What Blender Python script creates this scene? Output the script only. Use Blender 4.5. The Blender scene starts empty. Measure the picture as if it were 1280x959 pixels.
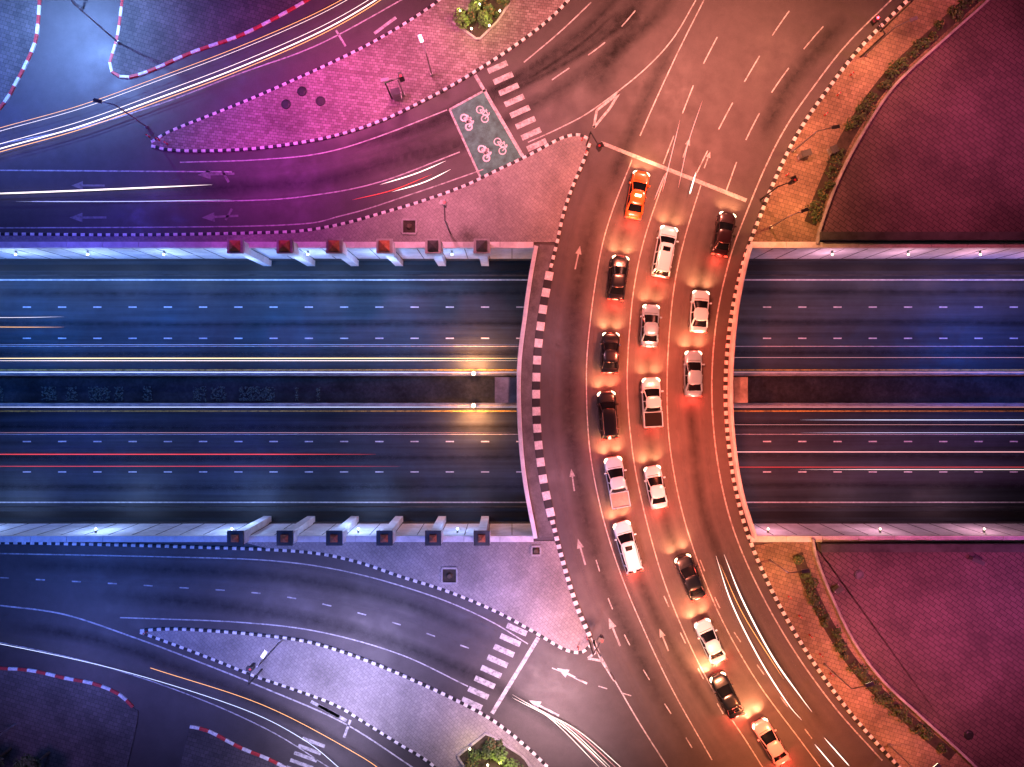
import bpy, bmesh, math, random
from mathutils import Vector, Matrix
random.seed(7)
S=0.08; H=75.0; ZF=-8.0
sc=bpy.context.scene
col=sc.collection
# survey-plan units -> metres, optionally for something standing at level z
def W(px,py,z=0.0):
    f=(H-z)/H
    return ((px-640)*S*f,(479.5-py)*S*f)
def WL(pts,z=0.0): return [W(p[0],p[1],z) for p in pts]

# ---------------------------------------------------------------- materials
def newmat(name):
    m=bpy.data.materials.new(name); m.use_nodes=True
    nt=m.node_tree; b=nt.nodes['Principled BSDF']
    return m,nt,b
def N(nt,t,**k):
    n=nt.nodes.new(t)
    for a,v in k.items(): setattr(n,a,v)
    return n
def pos(nt,scale=(1,1,1),rot=0):
    g=N(nt,'ShaderNodeNewGeometry'); mp=N(nt,'ShaderNodeMapping')
    mp.inputs['Scale'].default_value=scale; mp.inputs['Rotation'].default_value=(0,0,rot)
    nt.links.new(g.outputs['Position'],mp.inputs['Vector']); return mp.outputs['Vector']
def noise(nt,vec,scale,detail=4,rough=.6):
    n=N(nt,'ShaderNodeTexNoise'); n.inputs['Scale'].default_value=scale
    n.inputs['Detail'].default_value=detail; n.inputs['Roughness'].default_value=rough
    nt.links.new(vec,n.inputs['Vector']); return n.outputs['Fac']
def ramp(nt,fac,stops):
    r=N(nt,'ShaderNodeValToRGB'); e=r.color_ramp.elements
    while len(e)<len(stops): e.new(.5)
    for i,(p,c) in enumerate(stops):
        e[i].position=p; e[i].color=(c[0],c[1],c[2],1) if hasattr(c,'__len__') else (c,c,c,1)
    nt.links.new(fac,r.inputs['Fac']); return r.outputs['Color']
def mul(nt,a,b,f=1.0,mode='MULTIPLY'):
    m=N(nt,'ShaderNodeMix',data_type='RGBA',blend_type=mode); m.inputs[0].default_value=f
    for s,i in ((a,6),(b,7)):
        if isinstance(s,tuple): m.inputs[i].default_value=(*s,1)
        else: nt.links.new(s,m.inputs[i])
    return m.outputs[2]
def mixf(nt,fac,a,b):
    m=N(nt,'ShaderNodeMix',data_type='RGBA'); nt.links.new(fac,m.inputs[0])
    for s,i in ((a,6),(b,7)):
        if isinstance(s,tuple): m.inputs[i].default_value=(*s,1)
        else: nt.links.new(s,m.inputs[i])
    return m.outputs[2]
def bump(nt,b,h,strength=.3,dist=.02):
    n=N(nt,'ShaderNodeBump'); n.inputs['Strength'].default_value=strength; n.inputs['Distance'].default_value=dist
    nt.links.new(h,n.inputs['Height']); nt.links.new(n.outputs['Normal'],b.inputs['Normal'])

def asphalt(name,base=(.06,.052,.052),streak=0):
    m,nt,b=newmat(name); v=pos(nt)
    big=ramp(nt,noise(nt,v,.06,3,.55),[(.3,.65),(.7,1.3)])
    mid=ramp(nt,noise(nt,v,.9,5,.7),[(.3,.85),(.72,1.12)])
    fine=ramp(nt,noise(nt,v,14,2,.8),[(.3,.78),(.7,1.2)])
    c=mul(nt,mul(nt,mul(nt,base,big),mid),fine)
    if streak:
        sv=pos(nt,(.03,1.1,1)); st=ramp(nt,noise(nt,sv,1.2,5,.6),[(.3,.4),(.7,1.5)])
        c=mul(nt,c,st)
    nt.links.new(c,b.inputs['Base Color'])
    r=ramp(nt,noise(nt,v,.5,4,.7),[(.3,.48),(.7,.75)]); nt.links.new(r,b.inputs['Roughness'])
    return m
M_ASP=asphalt('asphalt')
M_ASPU=asphalt('underpass_asphalt',(.03,.04,.05),1)

def plain(name,c,rough=.6,var=.35,sc_=1.5,metal=0,fine=20):
    m,nt,b=newmat(name); v=pos(nt)
    a=ramp(nt,noise(nt,v,sc_,5,.7),[(.3,1-var),(.7,1+var*.6)])
    f=ramp(nt,noise(nt,v,fine,2,.7),[(.3,1-var*.5),(.7,1+var*.3)])
    nt.links.new(mul(nt,mul(nt,c,a),f),b.inputs['Base Color'])
    b.inputs['Roughness'].default_value=rough; b.inputs['Metallic'].default_value=metal
    return m
M_CON=plain('weathered_concrete',(.34,.33,.33),.8,.5,.8)
M_WALL=plain('painted_concrete',(.66,.66,.67),.7,.3,.6)
M_FACE=plain('white_wall_render',(.68,.7,.74),.7,.3,.5)
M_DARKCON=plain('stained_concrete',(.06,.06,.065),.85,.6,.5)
M_KW=plain('kerb_white_paint',(.7,.7,.7),.6,.4,2.5)
M_KB=plain('kerb_black_paint',(.014,.014,.016),.6,.4,3)
M_KR=plain('kerb_red_paint',(.5,.04,.04),.6,.4,3)
M_METAL=plain('galvanised_steel',(.3,.3,.31),.4,.2,3,.7)
M_BLK=plain('black_plastic',(.015,.015,.016),.45,.2,3)
M_BED=plain('rubber_bed_liner',(.004,.004,.004),.95,.2,3)
M_SOIL=plain('planting_soil',(.045,.035,.025),.95,.6,1.2)
M_CAP=plain('terracotta_cap',(.48,.14,.07),.7,.5,3)
M_GREEN=plain('cycle_box_green_paint',(.06,.2,.16),.75,.6,1.2)
M_TRUNK=plain('bark',(.1,.075,.05),.9,.5,4)

def paint(name,c,under=.35):
    m,nt,b=newmat(name); v=pos(nt)
    k=ramp(nt,noise(nt,v,2.2,6,.75),[(.38,0.0),(.56,1.0)])
    f=ramp(nt,noise(nt,v,22,2,.8),[(.3,.7),(.7,1.1)])
    nt.links.new(mul(nt,mixf(nt,k,(c[0]*under,c[1]*under,c[2]*under),c),f),b.inputs['Base Color'])
    b.inputs['Roughness'].default_value=.55
    return m
M_PW=paint('road_paint_white',(.52,.52,.52)); M_PY=paint('road_paint_yellow',(.75,.5,.1)); M_PF=paint('worn_road_paint',(.2,.19,.19),.5); M_PM=paint('faded_road_paint',(.38,.38,.38),.5)

def paver(name,c1,c2,mortar,bw,bh,rot=0,blotch=.5,msize=.03):
    m,nt,b=newmat(name); v=pos(nt,(1,1,1),rot)
    br=N(nt,'ShaderNodeTexBrick'); br.inputs['Color1'].default_value=(*c1,1); br.inputs['Color2'].default_value=(*c2,1)
    br.inputs['Mortar'].default_value=(*mortar,1); br.inputs['Scale'].default_value=1; br.inputs['Mortar Size'].default_value=msize
    br.inputs['Brick Width'].default_value=bw; br.inputs['Row Height'].default_value=bh; br.inputs['Mortar Smooth'].default_value=.2
    nt.links.new(v,br.inputs['Vector'])
    w=pos(nt)
    big=ramp(nt,noise(nt,w,.16,5,.6),[(.3,1-blotch),(.7,1+blotch*.5)])
    fine=ramp(nt,noise(nt,w,6,3,.8),[(.3,.8),(.7,1.15)])
    nt.links.new(mul(nt,mul(nt,br.outputs['Color'],big),fine),b.inputs['Base Color'])
    b.inputs['Roughness'].default_value=.8
    inv=N(nt,'ShaderNodeMath',operation='SUBTRACT'); inv.inputs[0].default_value=1; nt.links.new(br.outputs['Fac'],inv.inputs[1])
    bump(nt,b,inv.outputs[0],.5,.015)
    return m
M_PAVK=paver('worn_dark_paving',(.12,.1,.1),(.08,.07,.07),(.035,.03,.03),.5,.4,.3,.6,.02)
M_PAVP=paver('block_paving',(.30,.25,.25),(.18,.13,.13),(.08,.065,.065),.42,.28,.12,.55,.02)
M_PAVD=paver('diamond_paving',(.30,.28,.27),(.25,.23,.23),(.16,.15,.15),.36,.36,.78,.45,.018)
M_BRICK=paver('red_block_paving',(.125,.072,.082),(.095,.055,.064),(.035,.02,.025),.8,.42,.62,.5,.035)
M_SAND=paver('sandstone_paving',(.30,.21,.14),(.2,.14,.09),(.08,.06,.045),.5,.4,.3,.6,.02)

def emis(name,c,s):
    m,nt,b=newmat(name); b.inputs['Base Color'].default_value=(c[0]*.5,c[1]*.5,c[2]*.5,1)
    b.inputs['Emission Color'].default_value=(*c,1); b.inputs['Emission Strength'].default_value=s
    return m
E_W=emis('white_light_streak',(1,.84,.75),2.2); E_O=emis('amber_light_streak',(1,.45,.14),1.8)
E_R=emis('red_light_streak',(1,.07,.06),1.1); E_B=emis('cool_light_streak',(.65,.75,1),1.6)
E_Y=emis('yellow_light_streak',(1,.72,.3),2.0); E_P=emis('pink_light_streak',(1,.5,.5),.9)
E_DB=emis('blue_light_streak',(.4,.55,1),.7)
E_HEAD=emis('headlamp_glass',(1,.75,.45),8); E_TAIL=emis('tail_lamp_glass',(1,.04,.02),5)
E_LAMP=emis('lamp_glass_warm',(1,.78,.5),10); E_LAMPB=emis('lamp_glass_cool',(.55,.75,1),14); E_SIG=emis('signal_red',(1,.03,.05),18)

def softmat(name,c,amt):
    m,nt,b=newmat(name); uv=N(nt,'ShaderNodeUVMap')
    sep=N(nt,'ShaderNodeSeparateXYZ'); nt.links.new(uv.outputs[0],sep.inputs[0])
    r=ramp(nt,sep.outputs[0],[(0,0),(.5,1),(1,0)]); e=ramp(nt,sep.outputs[1],[(0,0),(.15,1),(.8,1),(1,0)])
    n=ramp(nt,noise(nt,pos(nt),1.1,4,.7),[(.3,.35),(.7,1)])
    a=mul(nt,mul(nt,mul(nt,r,e),n),(amt,amt,amt))
    nt.links.new(a,b.inputs['Alpha']); b.inputs['Base Color'].default_value=(*c,1); b.inputs['Roughness'].default_value=.6
    return m
M_OIL=softmat('oil_and_rubber',(.01,.01,.011),.7); M_WORN=softmat('polished_asphalt',(.11,.10,.10),.5)

# ---------------------------------------------------------------- helpers
def tag(o,label=None,cat=None,group=None,kind=None):
    if label:o['label']=label
    if cat:o['category']=cat
    if group:o['group']=group
    if kind:o['kind']=kind
    return o
def mk(name,v,f,mats,mi=None,parent=None,smooth=False,uvs=None):
    me=bpy.data.meshes.new(name); me.from_pydata([tuple(p) for p in v],[],f)
    for m in (mats if isinstance(mats,list) else [mats]): me.materials.append(m)
    if mi: me.polygons.foreach_set('material_index',mi)
    if smooth: me.polygons.foreach_set('use_smooth',[True]*len(f))
    if uvs:
        l=me.uv_layers.new(name='UVMap')
        for p in me.polygons:
            for li in p.loop_indices: l.data[li].uv=uvs[me.loops[li].vertex_index]
    me.update(); o=bpy.data.objects.new(name,me); col.objects.link(o)
    if parent:o.parent=parent
    return o
def empty(name,loc=(0,0,0),rz=0):
    o=bpy.data.objects.new(name,None); o.location=loc; o.rotation_euler=(0,0,rz); col.objects.link(o); return o
class G:
    def __init__(s): s.v=[];s.f=[];s.m=[];s.uv=[]
    def add(s,v,f,m=0,uv=None):
        n=len(s.v); s.v+=list(v); s.f+=[tuple(i+n for i in q) for q in f]
        s.m+=[m]*len(f) if isinstance(m,int) else m
        s.uv+=uv if uv else [(0,0)]*len(v)
    def box(s,x0,x1,y0,y1,z0,z1,m=0):
        if y0>y1:y0,y1=y1,y0
        if x0>x1:x0,x1=x1,x0
        v=[Vector((x,y,z)) for z in (z0,z1) for x,y in ((x0,y0),(x1,y0),(x1,y1),(x0,y1))]
        s.add(v,[(3,2,1,0),(4,5,6,7),(0,1,5,4),(1,2,6,5),(2,3,7,6),(3,0,4,7)],m)
    def cyl(s,p0,p1,r0,r1,n=10,m=0):
        p0=Vector(p0);p1=Vector(p1);d=(p1-p0).normalized();a=d.orthogonal().normalized();b=d.cross(a)
        v=[p+(a*math.cos(t)+b*math.sin(t))*r for p,r in((p0,r0),(p1,r1)) for t in [2*math.pi*i/n for i in range(n)]]
        s.add(v,[(i,(i+1)%n,n+(i+1)%n,n+i) for i in range(n)]+[tuple(range(n-1,-1,-1)),tuple(range(n,2*n))],m)
    def obj(s,name,mats,parent=None,smooth=False): return mk(name,s.v,s.f,mats,s.m,parent,smooth,s.uv if any(u!=(0,0) for u in s.uv) else None)
def smoothc(p,n=10):
    if len(p)<3: return [tuple(q) for q in p]
    q=[tuple(2*a-b for a,b in zip(p[0],p[1]))]+list(p)+[tuple(2*a-b for a,b in zip(p[-1],p[-2]))]; out=[]
    for i in range(1,len(q)-2):
        for k in range(n):
            t=k/n; out.append(tuple(.5*(2*q[i][c]+(q[i+1][c]-q[i-1][c])*t+(2*q[i-1][c]-5*q[i][c]+4*q[i+1][c]-q[i+2][c])*t*t+(3*q[i][c]-q[i-1][c]-3*q[i+1][c]+q[i+2][c])*t**3) for c in (0,1)))
    out.append(tuple(p[-1])); return out
def resamp(p,step):
    out=[p[0]];acc=0
    for a,b in zip(p,p[1:]):
        d=math.dist(a,b)
        if d==0: continue
        while acc+d>=step:
            t=(step-acc)/d; a=(a[0]+(b[0]-a[0])*t,a[1]+(b[1]-a[1])*t); out.append(a); d=math.dist(a,b); acc=0
            if d<1e-9:break
        acc+=d
    if len(out)<2 or math.dist(out[-1],p[-1])>step*.3: out.append(p[-1])
    return out
def normals(p):
    o=[]
    for i in range(len(p)):
        a=p[max(0,i-1)];b=p[min(len(p)-1,i+1)];dx,dy=b[0]-a[0],b[1]-a[1];l=math.hypot(dx,dy) or 1
        o.append((-dy/l,dx/l))
    return o
def offs(p,d): return [(q[0]+n[0]*d,q[1]+n[1]*d) for q,n in zip(p,normals(p))]
def ribbon(g,p,w,z,m=0):
    n=normals(p);v=[];uv=[]
    for i,(q,k) in enumerate(zip(p,n)):
        t=i/(len(p)-1)
        v+=[(q[0]+k[0]*w/2,q[1]+k[1]*w/2,z),(q[0]-k[0]*w/2,q[1]-k[1]*w/2,z)]; uv+=[(0.0001,t),(1,t)]
    g.add(v,[(2*i+1,2*i+3,2*i+2,2*i) for i in range(len(p)-1)],m,uv)
def wallstrip(g,p,w,z0,z1,m=0,alt=None):
    n=normals(p);v=[]
    for q,k in zip(p,n):
        a=(q[0]+k[0]*w/2,q[1]+k[1]*w/2);b=(q[0]-k[0]*w/2,q[1]-k[1]*w/2); e=min(.04,w*.2)
        a2=(q[0]+k[0]*(w/2-e),q[1]+k[1]*(w/2-e));b2=(q[0]-k[0]*(w/2-e),q[1]-k[1]*(w/2-e))
        v+=[(*a,z0),(*a,z1-e),(*a2,z1),(*b2,z1),(*b,z1-e),(*b,z0)]
    f=[];mi=[]
    for i in range(len(p)-1):
        a=6*i;b=a+6
        for k in range(5): f.append((a+k+1,a+k,b+k,b+k+1)); mi.append(alt(i) if alt else m)
    L=len(v)-6
    f+=[(0,1,2,3,4,5),(L+5,L+4,L+3,L+2,L+1,L)]; mi+=[m,m]
    g.add(v,f,mi)
def kerb(name,pts,label,w=.3,h=.17,seg=.42,mats=None,sm=True,z0=0):
    p=WL(pts); p=smoothc(p) if sm else p
    p=resamp(p,seg); g=G(); wallstrip(g,p,w,z0,h,0,lambda i:(i%2))
    o=g.obj(name,mats or [M_KW,M_KB]); return tag(o,kind='structure',label=label)
def slab(name,poly,z0,z1,mat,parent=None):
    bm=bmesh.new(); a=0
    for i in range(len(poly)):
        x0,y0=poly[i];x1,y1=poly[(i+1)%len(poly)]; a+=x0*y1-x1*y0
    if a<0: poly=poly[::-1]
    P=[]
    for q in poly:
        if not P or math.dist(P[-1],q)>1e-4:P.append(q)
    if math.dist(P[0],P[-1])<1e-4:P.pop()
    t=[bm.verts.new((x,y,z1)) for x,y in P]; f=bm.faces.new(t)
    if z0 is not None:
        b=[bm.verts.new((x,y,z0)) for x,y in P]
        for i in range(len(P)): j=(i+1)%len(P); bm.faces.new((b[i],b[j],t[j],t[i]))
        bf=bm.faces.new(b[::-1]); bmesh.ops.triangulate(bm,faces=[bf])
    bmesh.ops.triangulate(bm,faces=[f])
    me=bpy.data.meshes.new(name);bm.to_mesh(me);bm.free();me.materials.append(mat)
    o=bpy.data.objects.new(name,me);col.objects.link(o)
    if parent:o.parent=parent
    return o
def light(kind,x,y,z,c,p,r=.4,aim=None,spot=None,blend=1):
    l=bpy.data.lights.new('lamp_or_wash_light',kind); l.color=c;l.energy=p
    l.shadow_soft_size=r
    if spot: l.spot_size=math.radians(spot); l.spot_blend=blend
    o=bpy.data.objects.new('lamp_or_wash_light',l); o.location=(x,y,z); col.objects.link(o)  # serves the modelled lamps and the added wash spots alike
    if aim: o.rotation_euler=(Vector(aim)-Vector((x,y,z))).to_track_quat('-Z','Y').to_euler()
    return o

# ---------------------------------------------------------------- ground with the cutting
YT=W(0,309)[1]; YB=W(0,671)[1]; XE=420
v=[(-XE*4,-1500,0),(XE*4,-1500,0),(XE*4,1500,0),(-XE*4,1500,0),(-XE,YB,0),(XE,YB,0),(XE,YT,0),(-XE,YT,0)]
g=G(); g.add(v,[(0,1,5,4),(1,2,6,5),(2,3,7,6),(3,0,4,7)])
tag(g.obj('ground',M_ASP),kind='structure',label='asphalt road surface around the sunken highway')
g=G(); g.add([(-XE,YB,ZF),(XE,YB,ZF),(XE,YT,ZF),(-XE,YT,ZF)],[(0,1,2,3)])
tag(g.obj('underpass_road',M_ASPU),kind='structure',label='dark asphalt of the sunken highway')
def retaining(y,sg,label):
    root=empty('retaining_wall'); tag(root,label,'retaining wall')
    g=G(); g.box(-XE,XE,y,y+sg*.6,ZF-.2,-.002)
    g.obj('wall',M_FACE,root)
    g=G()
    for i in range(-50,51):
        x=i*2.4; g.box(x-.03,x+.03,y-sg*.03,y,ZF,-.4)
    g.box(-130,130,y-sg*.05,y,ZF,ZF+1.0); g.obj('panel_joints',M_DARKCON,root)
    g=G()
    for a,b in ((-120,W(667,0)[0]),(W(937,0)[0],120)):
        x=a
        while x<b: x2=min(x+3.6,b); g.box(x+.02,x2-.02,y-sg*.12,y+sg*.48,-.25,.26); x=x2
    g.obj('coping',M_WALL,root)
    g=G(); g.box(-XE,XE,y-sg*1.6,y-sg*1.75,ZF,ZF+.4)
    g.box(-XE,XE,y-sg*.5,y-sg*1.2,ZF,ZF+.08,1)
    g.obj('drainage_channel',[M_DARKCON,M_BLK],root)
retaining(YT,1,'white rendered retaining wall with pale coping above highway')
retaining(YB,-1,'white rendered retaining wall with pale coping above highway')

# median
yc1=W(0,467,ZF+.9)[1]; yc2=W(0,507,ZF+.9)[1]
for y in (yc1,yc2):
    g=G(); prof=[(-.26,0),(-.26,.1),(-.12,.35),(-.09,.9),(.09,.9),(.12,.35),(.26,.1),(.26,0)]
    vv=[(x,y+a,ZF+b) for x in (-XE,XE) for a,b in prof]; n=len(prof)
    g.add(vv,[(i,i+1,n+i+1,n+i) for i in range(n-1)])
    tag(g.obj('crash_barrier',M_CON),'long pale concrete crash barrier beside the median','barrier','median crash barriers')
g=G(); g.box(-XE,XE,yc2+.3,yc1-.3,ZF,ZF+.1)
tag(g.obj('median_strip',plain('median_ground',(.024,.026,.028),.95,.9,.35,0,3)),kind='structure',label='dark dirty median strip between the barriers')
g=G()
for _ in range(7000):
    x=random.uniform(-110,W(425,0)[0]); 
    if math.sin(x*.37)+math.sin(x*1.1+1)+math.sin(x*2.3)<.3: continue
    c=Vector((x,random.uniform(yc2+.5,(yc1+yc2)/2+.3),ZF+random.uniform(.12,.4)))
    a=Vector((random.uniform(-1,1),random.uniform(-1,1),random.uniform(-.4,.4))).normalized()*random.uniform(.06,.15); b=a.cross(Vector((random.random(),random.random(),1))).normalized()*.06
    g.add([c-a,c-b,c+a,c+b],[(0,1,2,3)])
tag(g.obj('median_weeds',plain('median_plants',(.06,.1,.08),.8,.5,3)),'ragged low weeds growing along the median strip','weeds',None,'stuff')

# ---------------------------------------------------------------- curves of the plan
LP=[(669,306),(661,350),(654,400),(648,450),(647,500),(650,560),(656,610),(668,673)]
LK=[(737,180),(728,205),(715,235),(704,268),(697,300),(687,340),(678,390),(672,440),(670,490),(672,545),(679,600),(690,650),(703,700),(720,755),(738,797)]
RK=[(1180,-40),(1135,0),(1075,60),(1030,118),(1000,162),(975,210),(950,270),(930,325),(914,395),(907,470),(909,540),(919,610),(937,675),(968,745),(1010,818),(1062,890),(1120,955),(1165,1000)]
RP=[(938,306),(929,340),(919,395),(913,470),(915,540),(925,610),(944,673)]
bridge=empty('bridge'); tag(bridge,'curved concrete road bridge over the sunken highway','bridge')
lp=smoothc(WL(LP)); rp=smoothc(WL(RP))
def ends(p):
    c=[q for q in p if YB+.02<q[1]<YT-.02]
    return [(p[0][0]+( c[0][0]-p[0][0])*.6,YT)]+c+[(p[-1][0]+(c[-1][0]-p[-1][0])*.6,YB)]
L2=ends(lp);R2=ends(rp)
slab('deck',L2+R2[::-1],-1.3,0,M_ASP,bridge)
for p,d in ((L2,.12),(R2,-.1)):
    g=G(); q=offs(p,d); wallstrip(g,q,.42 if d>0 else .3,-1.35,.9,0); g.obj('parapet',M_FACE,bridge)
for px in (632,925):
    x=W(px,0)[0]; g=G(); ym=(yc1+yc2)/2
    g.box(x-1.1,x+1.1,ym-1.3,ym+1.3,-2.2,-1.0); g.box(x-.7,x+.7,ym-.9,ym+.9,ZF,-2.2); g.obj('pier',M_CON,bridge)

# pavements
UL=[(-150,293),(0,293),(180,294),(340,291),(385,288),(430,280),(480,266),(530,251),(580,233),(620,214),(660,195),(700,174),(722,169),(735,174)]
LL=[(-150,676),(0,678),(150,681),(250,684),(340,687),(400,692),(450,703),(500,720),(560,739),(620,764),(670,791),(705,811),(726,815),(738,806)]
LKs=smoothc(LK)
up=[q for q in LKs if q[1]<300]; dn=[q for q in LKs if q[1]>675]
yT1=303;yB1=676
uls=smoothc(UL);lls=smoothc([q for q in LL if q[0]>300])
tag(slab('pavement',WL(uls+up+[(697,yT1),(-150,yT1)]),0,.13,M_PAVD),kind='structure',label='paved triangular footway beside the highway cutting')
tag(slab('pavement',WL([(300,yB1),(697,yB1)]+dn+lls[::-1]),0,.13,M_PAVD),kind='structure',label='paved triangular footway beside the highway cutting')
lps=smoothc(LP)
tag(slab('bridge_footway',WL([(675,306)]+[(q[0]+5,q[1]) for q in lps if 310<q[1]<668]+[(675,672)]+[q for q in LKs if 306<q[1]<672][::-1]),0.004,.12,plain('dark_footway_concrete',(.13,.125,.13),.85,.5,.8)),kind='structure',label='narrow concrete footway along the bridge edge')
kerb('kerb',UL,'black and white painted kerb');kerb('kerb',LL,'black and white painted kerb')
kerb('kerb',[q for q in LK if q[1]<=340],'black and white painted kerb',.32)
kerb('kerb',[q for q in LK if q[1]>=340 and q[1]<=650],'broad black and white block kerb',.8,.2,.85)
kerb('kerb',[q for q in LK if q[1]>=650],'black and white painted kerb',.45)
kerb('kerb',RK,'black and white painted kerb',.36,.18,.42)
IA_T=[(190,178),(215,164),(260,146),(300,130),(340,113),(400,86),(450,62),(490,40),(530,15),(556,-5),(600,-45)]
IA_B=[(190,183),(215,188),(260,189),(320,186),(380,178),(430,167),(480,150),(520,131),(560,110),(600,86),(640,60),(680,30),(708,3),(750,-45)]
tag(slab('traffic_island',WL(smoothc(IA_T)+smoothc(IA_B)[::-1]),0,.14,M_PAVP),kind='structure',label='long paved traffic island with pointed tip')
kerb('kerb',IA_T,'black and white painted kerb');kerb('kerb',IA_B,'black and white painted kerb')
ID_T=[(176,788),(215,786),(260,788),(320,793),(380,801),(430,815),(480,834),(530,856),(580,880),(620,903),(660,935),(700,975),(740,1020)]
ID_B=[(176,790),(220,806),(270,825),(320,845),(370,862),(420,881),(460,905),(500,930),(540,955),(600,1010)]
tag(slab('traffic_island',WL(smoothc(ID_T)+smoothc(ID_B)[::-1]),0,.14,M_PAVD),kind='structure',label='long paved traffic island with pointed tip')
kerb('kerb',ID_T,'black and white painted kerb');kerb('kerb',ID_B,'black and white painted kerb')
RW=[M_KW,M_KR]
IE=[(420,-22),(385,0),(350,20),(300,45),(240,66),(190,88),(160,97),(142,92),(138,78),(144,60),(150,30),(158,-40)]
tag(slab('pavement',WL(smoothc(IE)),0,.13,M_PAVK),kind='structure',label='paved corner beside the slip road')
kerb('kerb',IE,'red and white painted kerb',.3,.17,.95,RW)
IG=[(52,-40),(48,30),(42,60),(20,105),(0,136),(-60,200)]
tag(slab('pavement',WL(smoothc(IG)+[(-400,200),(-400,-40)]),0,.13,M_PAVK),kind='structure',label='paved corner beside the side street')
kerb('kerb',IG,'red and white painted kerb',.3,.17,.95,RW)
IF=[(-60,832),(0,835),(40,838),(80,847),(120,855),(150,868),(168,885),(172,900),(150,1000)]
tag(slab('pavement',WL(smoothc(IF)+[(-300,1000),(-300,832)]),0,.13,M_PAVK),kind='structure',label='dark paved corner beside the slip road')
kerb('kerb',IF[:-2],'red and white painted kerb',.3,.17,.95,RW)
IH=[(238,908),(262,914),(300,934),(345,953),(400,985)]
tag(slab('pavement',WL(smoothc(IH)+[(250,1050),(225,960)]),0,.13,M_PAVK),kind='structure',label='dark paved corner beside the slip road')
kerb('kerb',IH,'red and white painted kerb',.3,.17,.95,RW)
# plazas
OU=[(1290,-60),(1240,-5),(1170,58),(1115,110),(1075,170),(1045,228),(1024,285),(1020,306)]
OL=[(1014,672),(1020,700),(1040,750),(1065,800),(1100,848),(1150,895),(1205,945),(1270,1010)]
rks=smoothc(RK)
tag(slab('footway',WL(smoothc(OU)+[q for q in rks if q[1]<304][::-1]),0,.13,M_SAND),kind='structure',label='sandy paved footway following the kerb')
tag(slab('footway',WL([q for q in rks if q[1]>676]+smoothc(OL)[::-1]),0,.13,M_SAND),kind='structure',label='sandy paved footway following the kerb')
tag(slab('plaza',WL(smoothc(OU)+[(1700,303),(1700,-60)]),0,.126,M_BRICK),kind='structure',label='plaza of dark red block paving')
tag(slab('plaza',WL([(1014,677)]+smoothc(OL)[1:]+[(1700,1010),(1700,677)]),0,.126,M_BRICK),kind='structure',label='plaza of dark red block paving')
for P in (OU,OL):
    g=G(); wallstrip(g,resamp(smoothc(WL(P)),.6),.26,0.1,.5,0); tag(g.obj('low_wall',M_CON),'low pale curved wall edging the plaza','wall','plaza edge walls')
for a,b in ((302,292),(688,678)):
    g=G(); g.box(W(1022,0)[0],120,W(0,a)[1],W(0,b)[1],.13,.9); tag(g.obj('low_wall',M_DARKCON),'dark straight wall between plaza and cutting','wall')

# ---------------------------------------------------------------- markings
mk_=G()
def line(pts,w=.14,dash=None,m=0,z=.012,g=None,lvl=0):
    g=g or mk_
    p=smoothc(WL(pts,lvl)); 
    if not dash: ribbon(g,resamp(p,.5),w,lvl+z,m); return
    on,off=dash; q=resamp(p,.1); k=0;step=int((on+off)/.1);n=int(on/.1)
    while k+n<len(q): ribbon(g,q[k:k+n+1:max(1,n//3)],w,lvl+z,m); k+=step
def poly(pts,z=.012,m=0,g=None):
    g=g or mk_; w=WL(pts); a=sum(w[i][0]*w[(i+1)%len(w)][1]-w[(i+1)%len(w)][0]*w[i][1] for i in range(len(w)))
    if a<0:w=w[::-1]
    g.add([(x,y,z) for x,y in w],[tuple(range(len(w)))],m)
def bar(cx,cy,L,wd,ang,m=0,z=.012):
    a=math.radians(ang);c,s=math.cos(a),math.sin(a)
    poly([(cx+u*c-t*s,cy+u*s+t*c) for u,t in((-L/2,-wd/2),(L/2,-wd/2),(L/2,wd/2),(-L/2,wd/2))],z,m)
line([(q[0]-17,q[1]-4) for q in RK[1:-1]],.13)
poly([(752,176.5),(934,248.5),(932,253),(750,180.5)],m=3)
line([(790,200),(765,265),(750,320),(738,400),(733,470),(737,560),(752,640),(775,715),(806,790),(842,865),(890,950)],.1)
line([(833,216),(808,290),(795,345),(788,400),(784,480),(790,560),(803,630),(826,715),(855,790),(890,860),(935,930),(960,970)],.1)
line([(876,232),(858,290),(845,345),(838,400),(834,470),(836,545),(848,620),(868,690),(900,770),(945,850),(1000,925),(1030,965)],.1)
line([(716,745),(740,800),(768,850),(800,905),(835,960)],.12)
line([(800,170),(822,120),(850,60),(880,0)],.11)
line([(829,205),(850,150),(872,95),(905,30),(925,-10)],.11,(3,2.4)); line([(868,222),(893,172),(925,112),(965,45),(1000,-5)],.11,(3,2.4))
line([(908,238),(930,180),(965,115),(1010,55),(1060,0)],.11,(3,2.4))
line([(655,78),(700,40),(740,2)],.12); line([(690,100),(760,50),(810,-5)],.11,(2.4,2))
line([(660,178),(700,160),(740,138),(800,92),(840,50),(870,0)],.11)
for P in ([(742,160),(746,138),(774,116)],[(742,160),(762,136),(774,116)],[(735,823),(752,826),(742,800)],[(735,823),(745,815),(742,800)],[(752,826),(768,851)]):
    for a,b in zip(P,P[1:]): line([a,b],.24)
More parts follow.
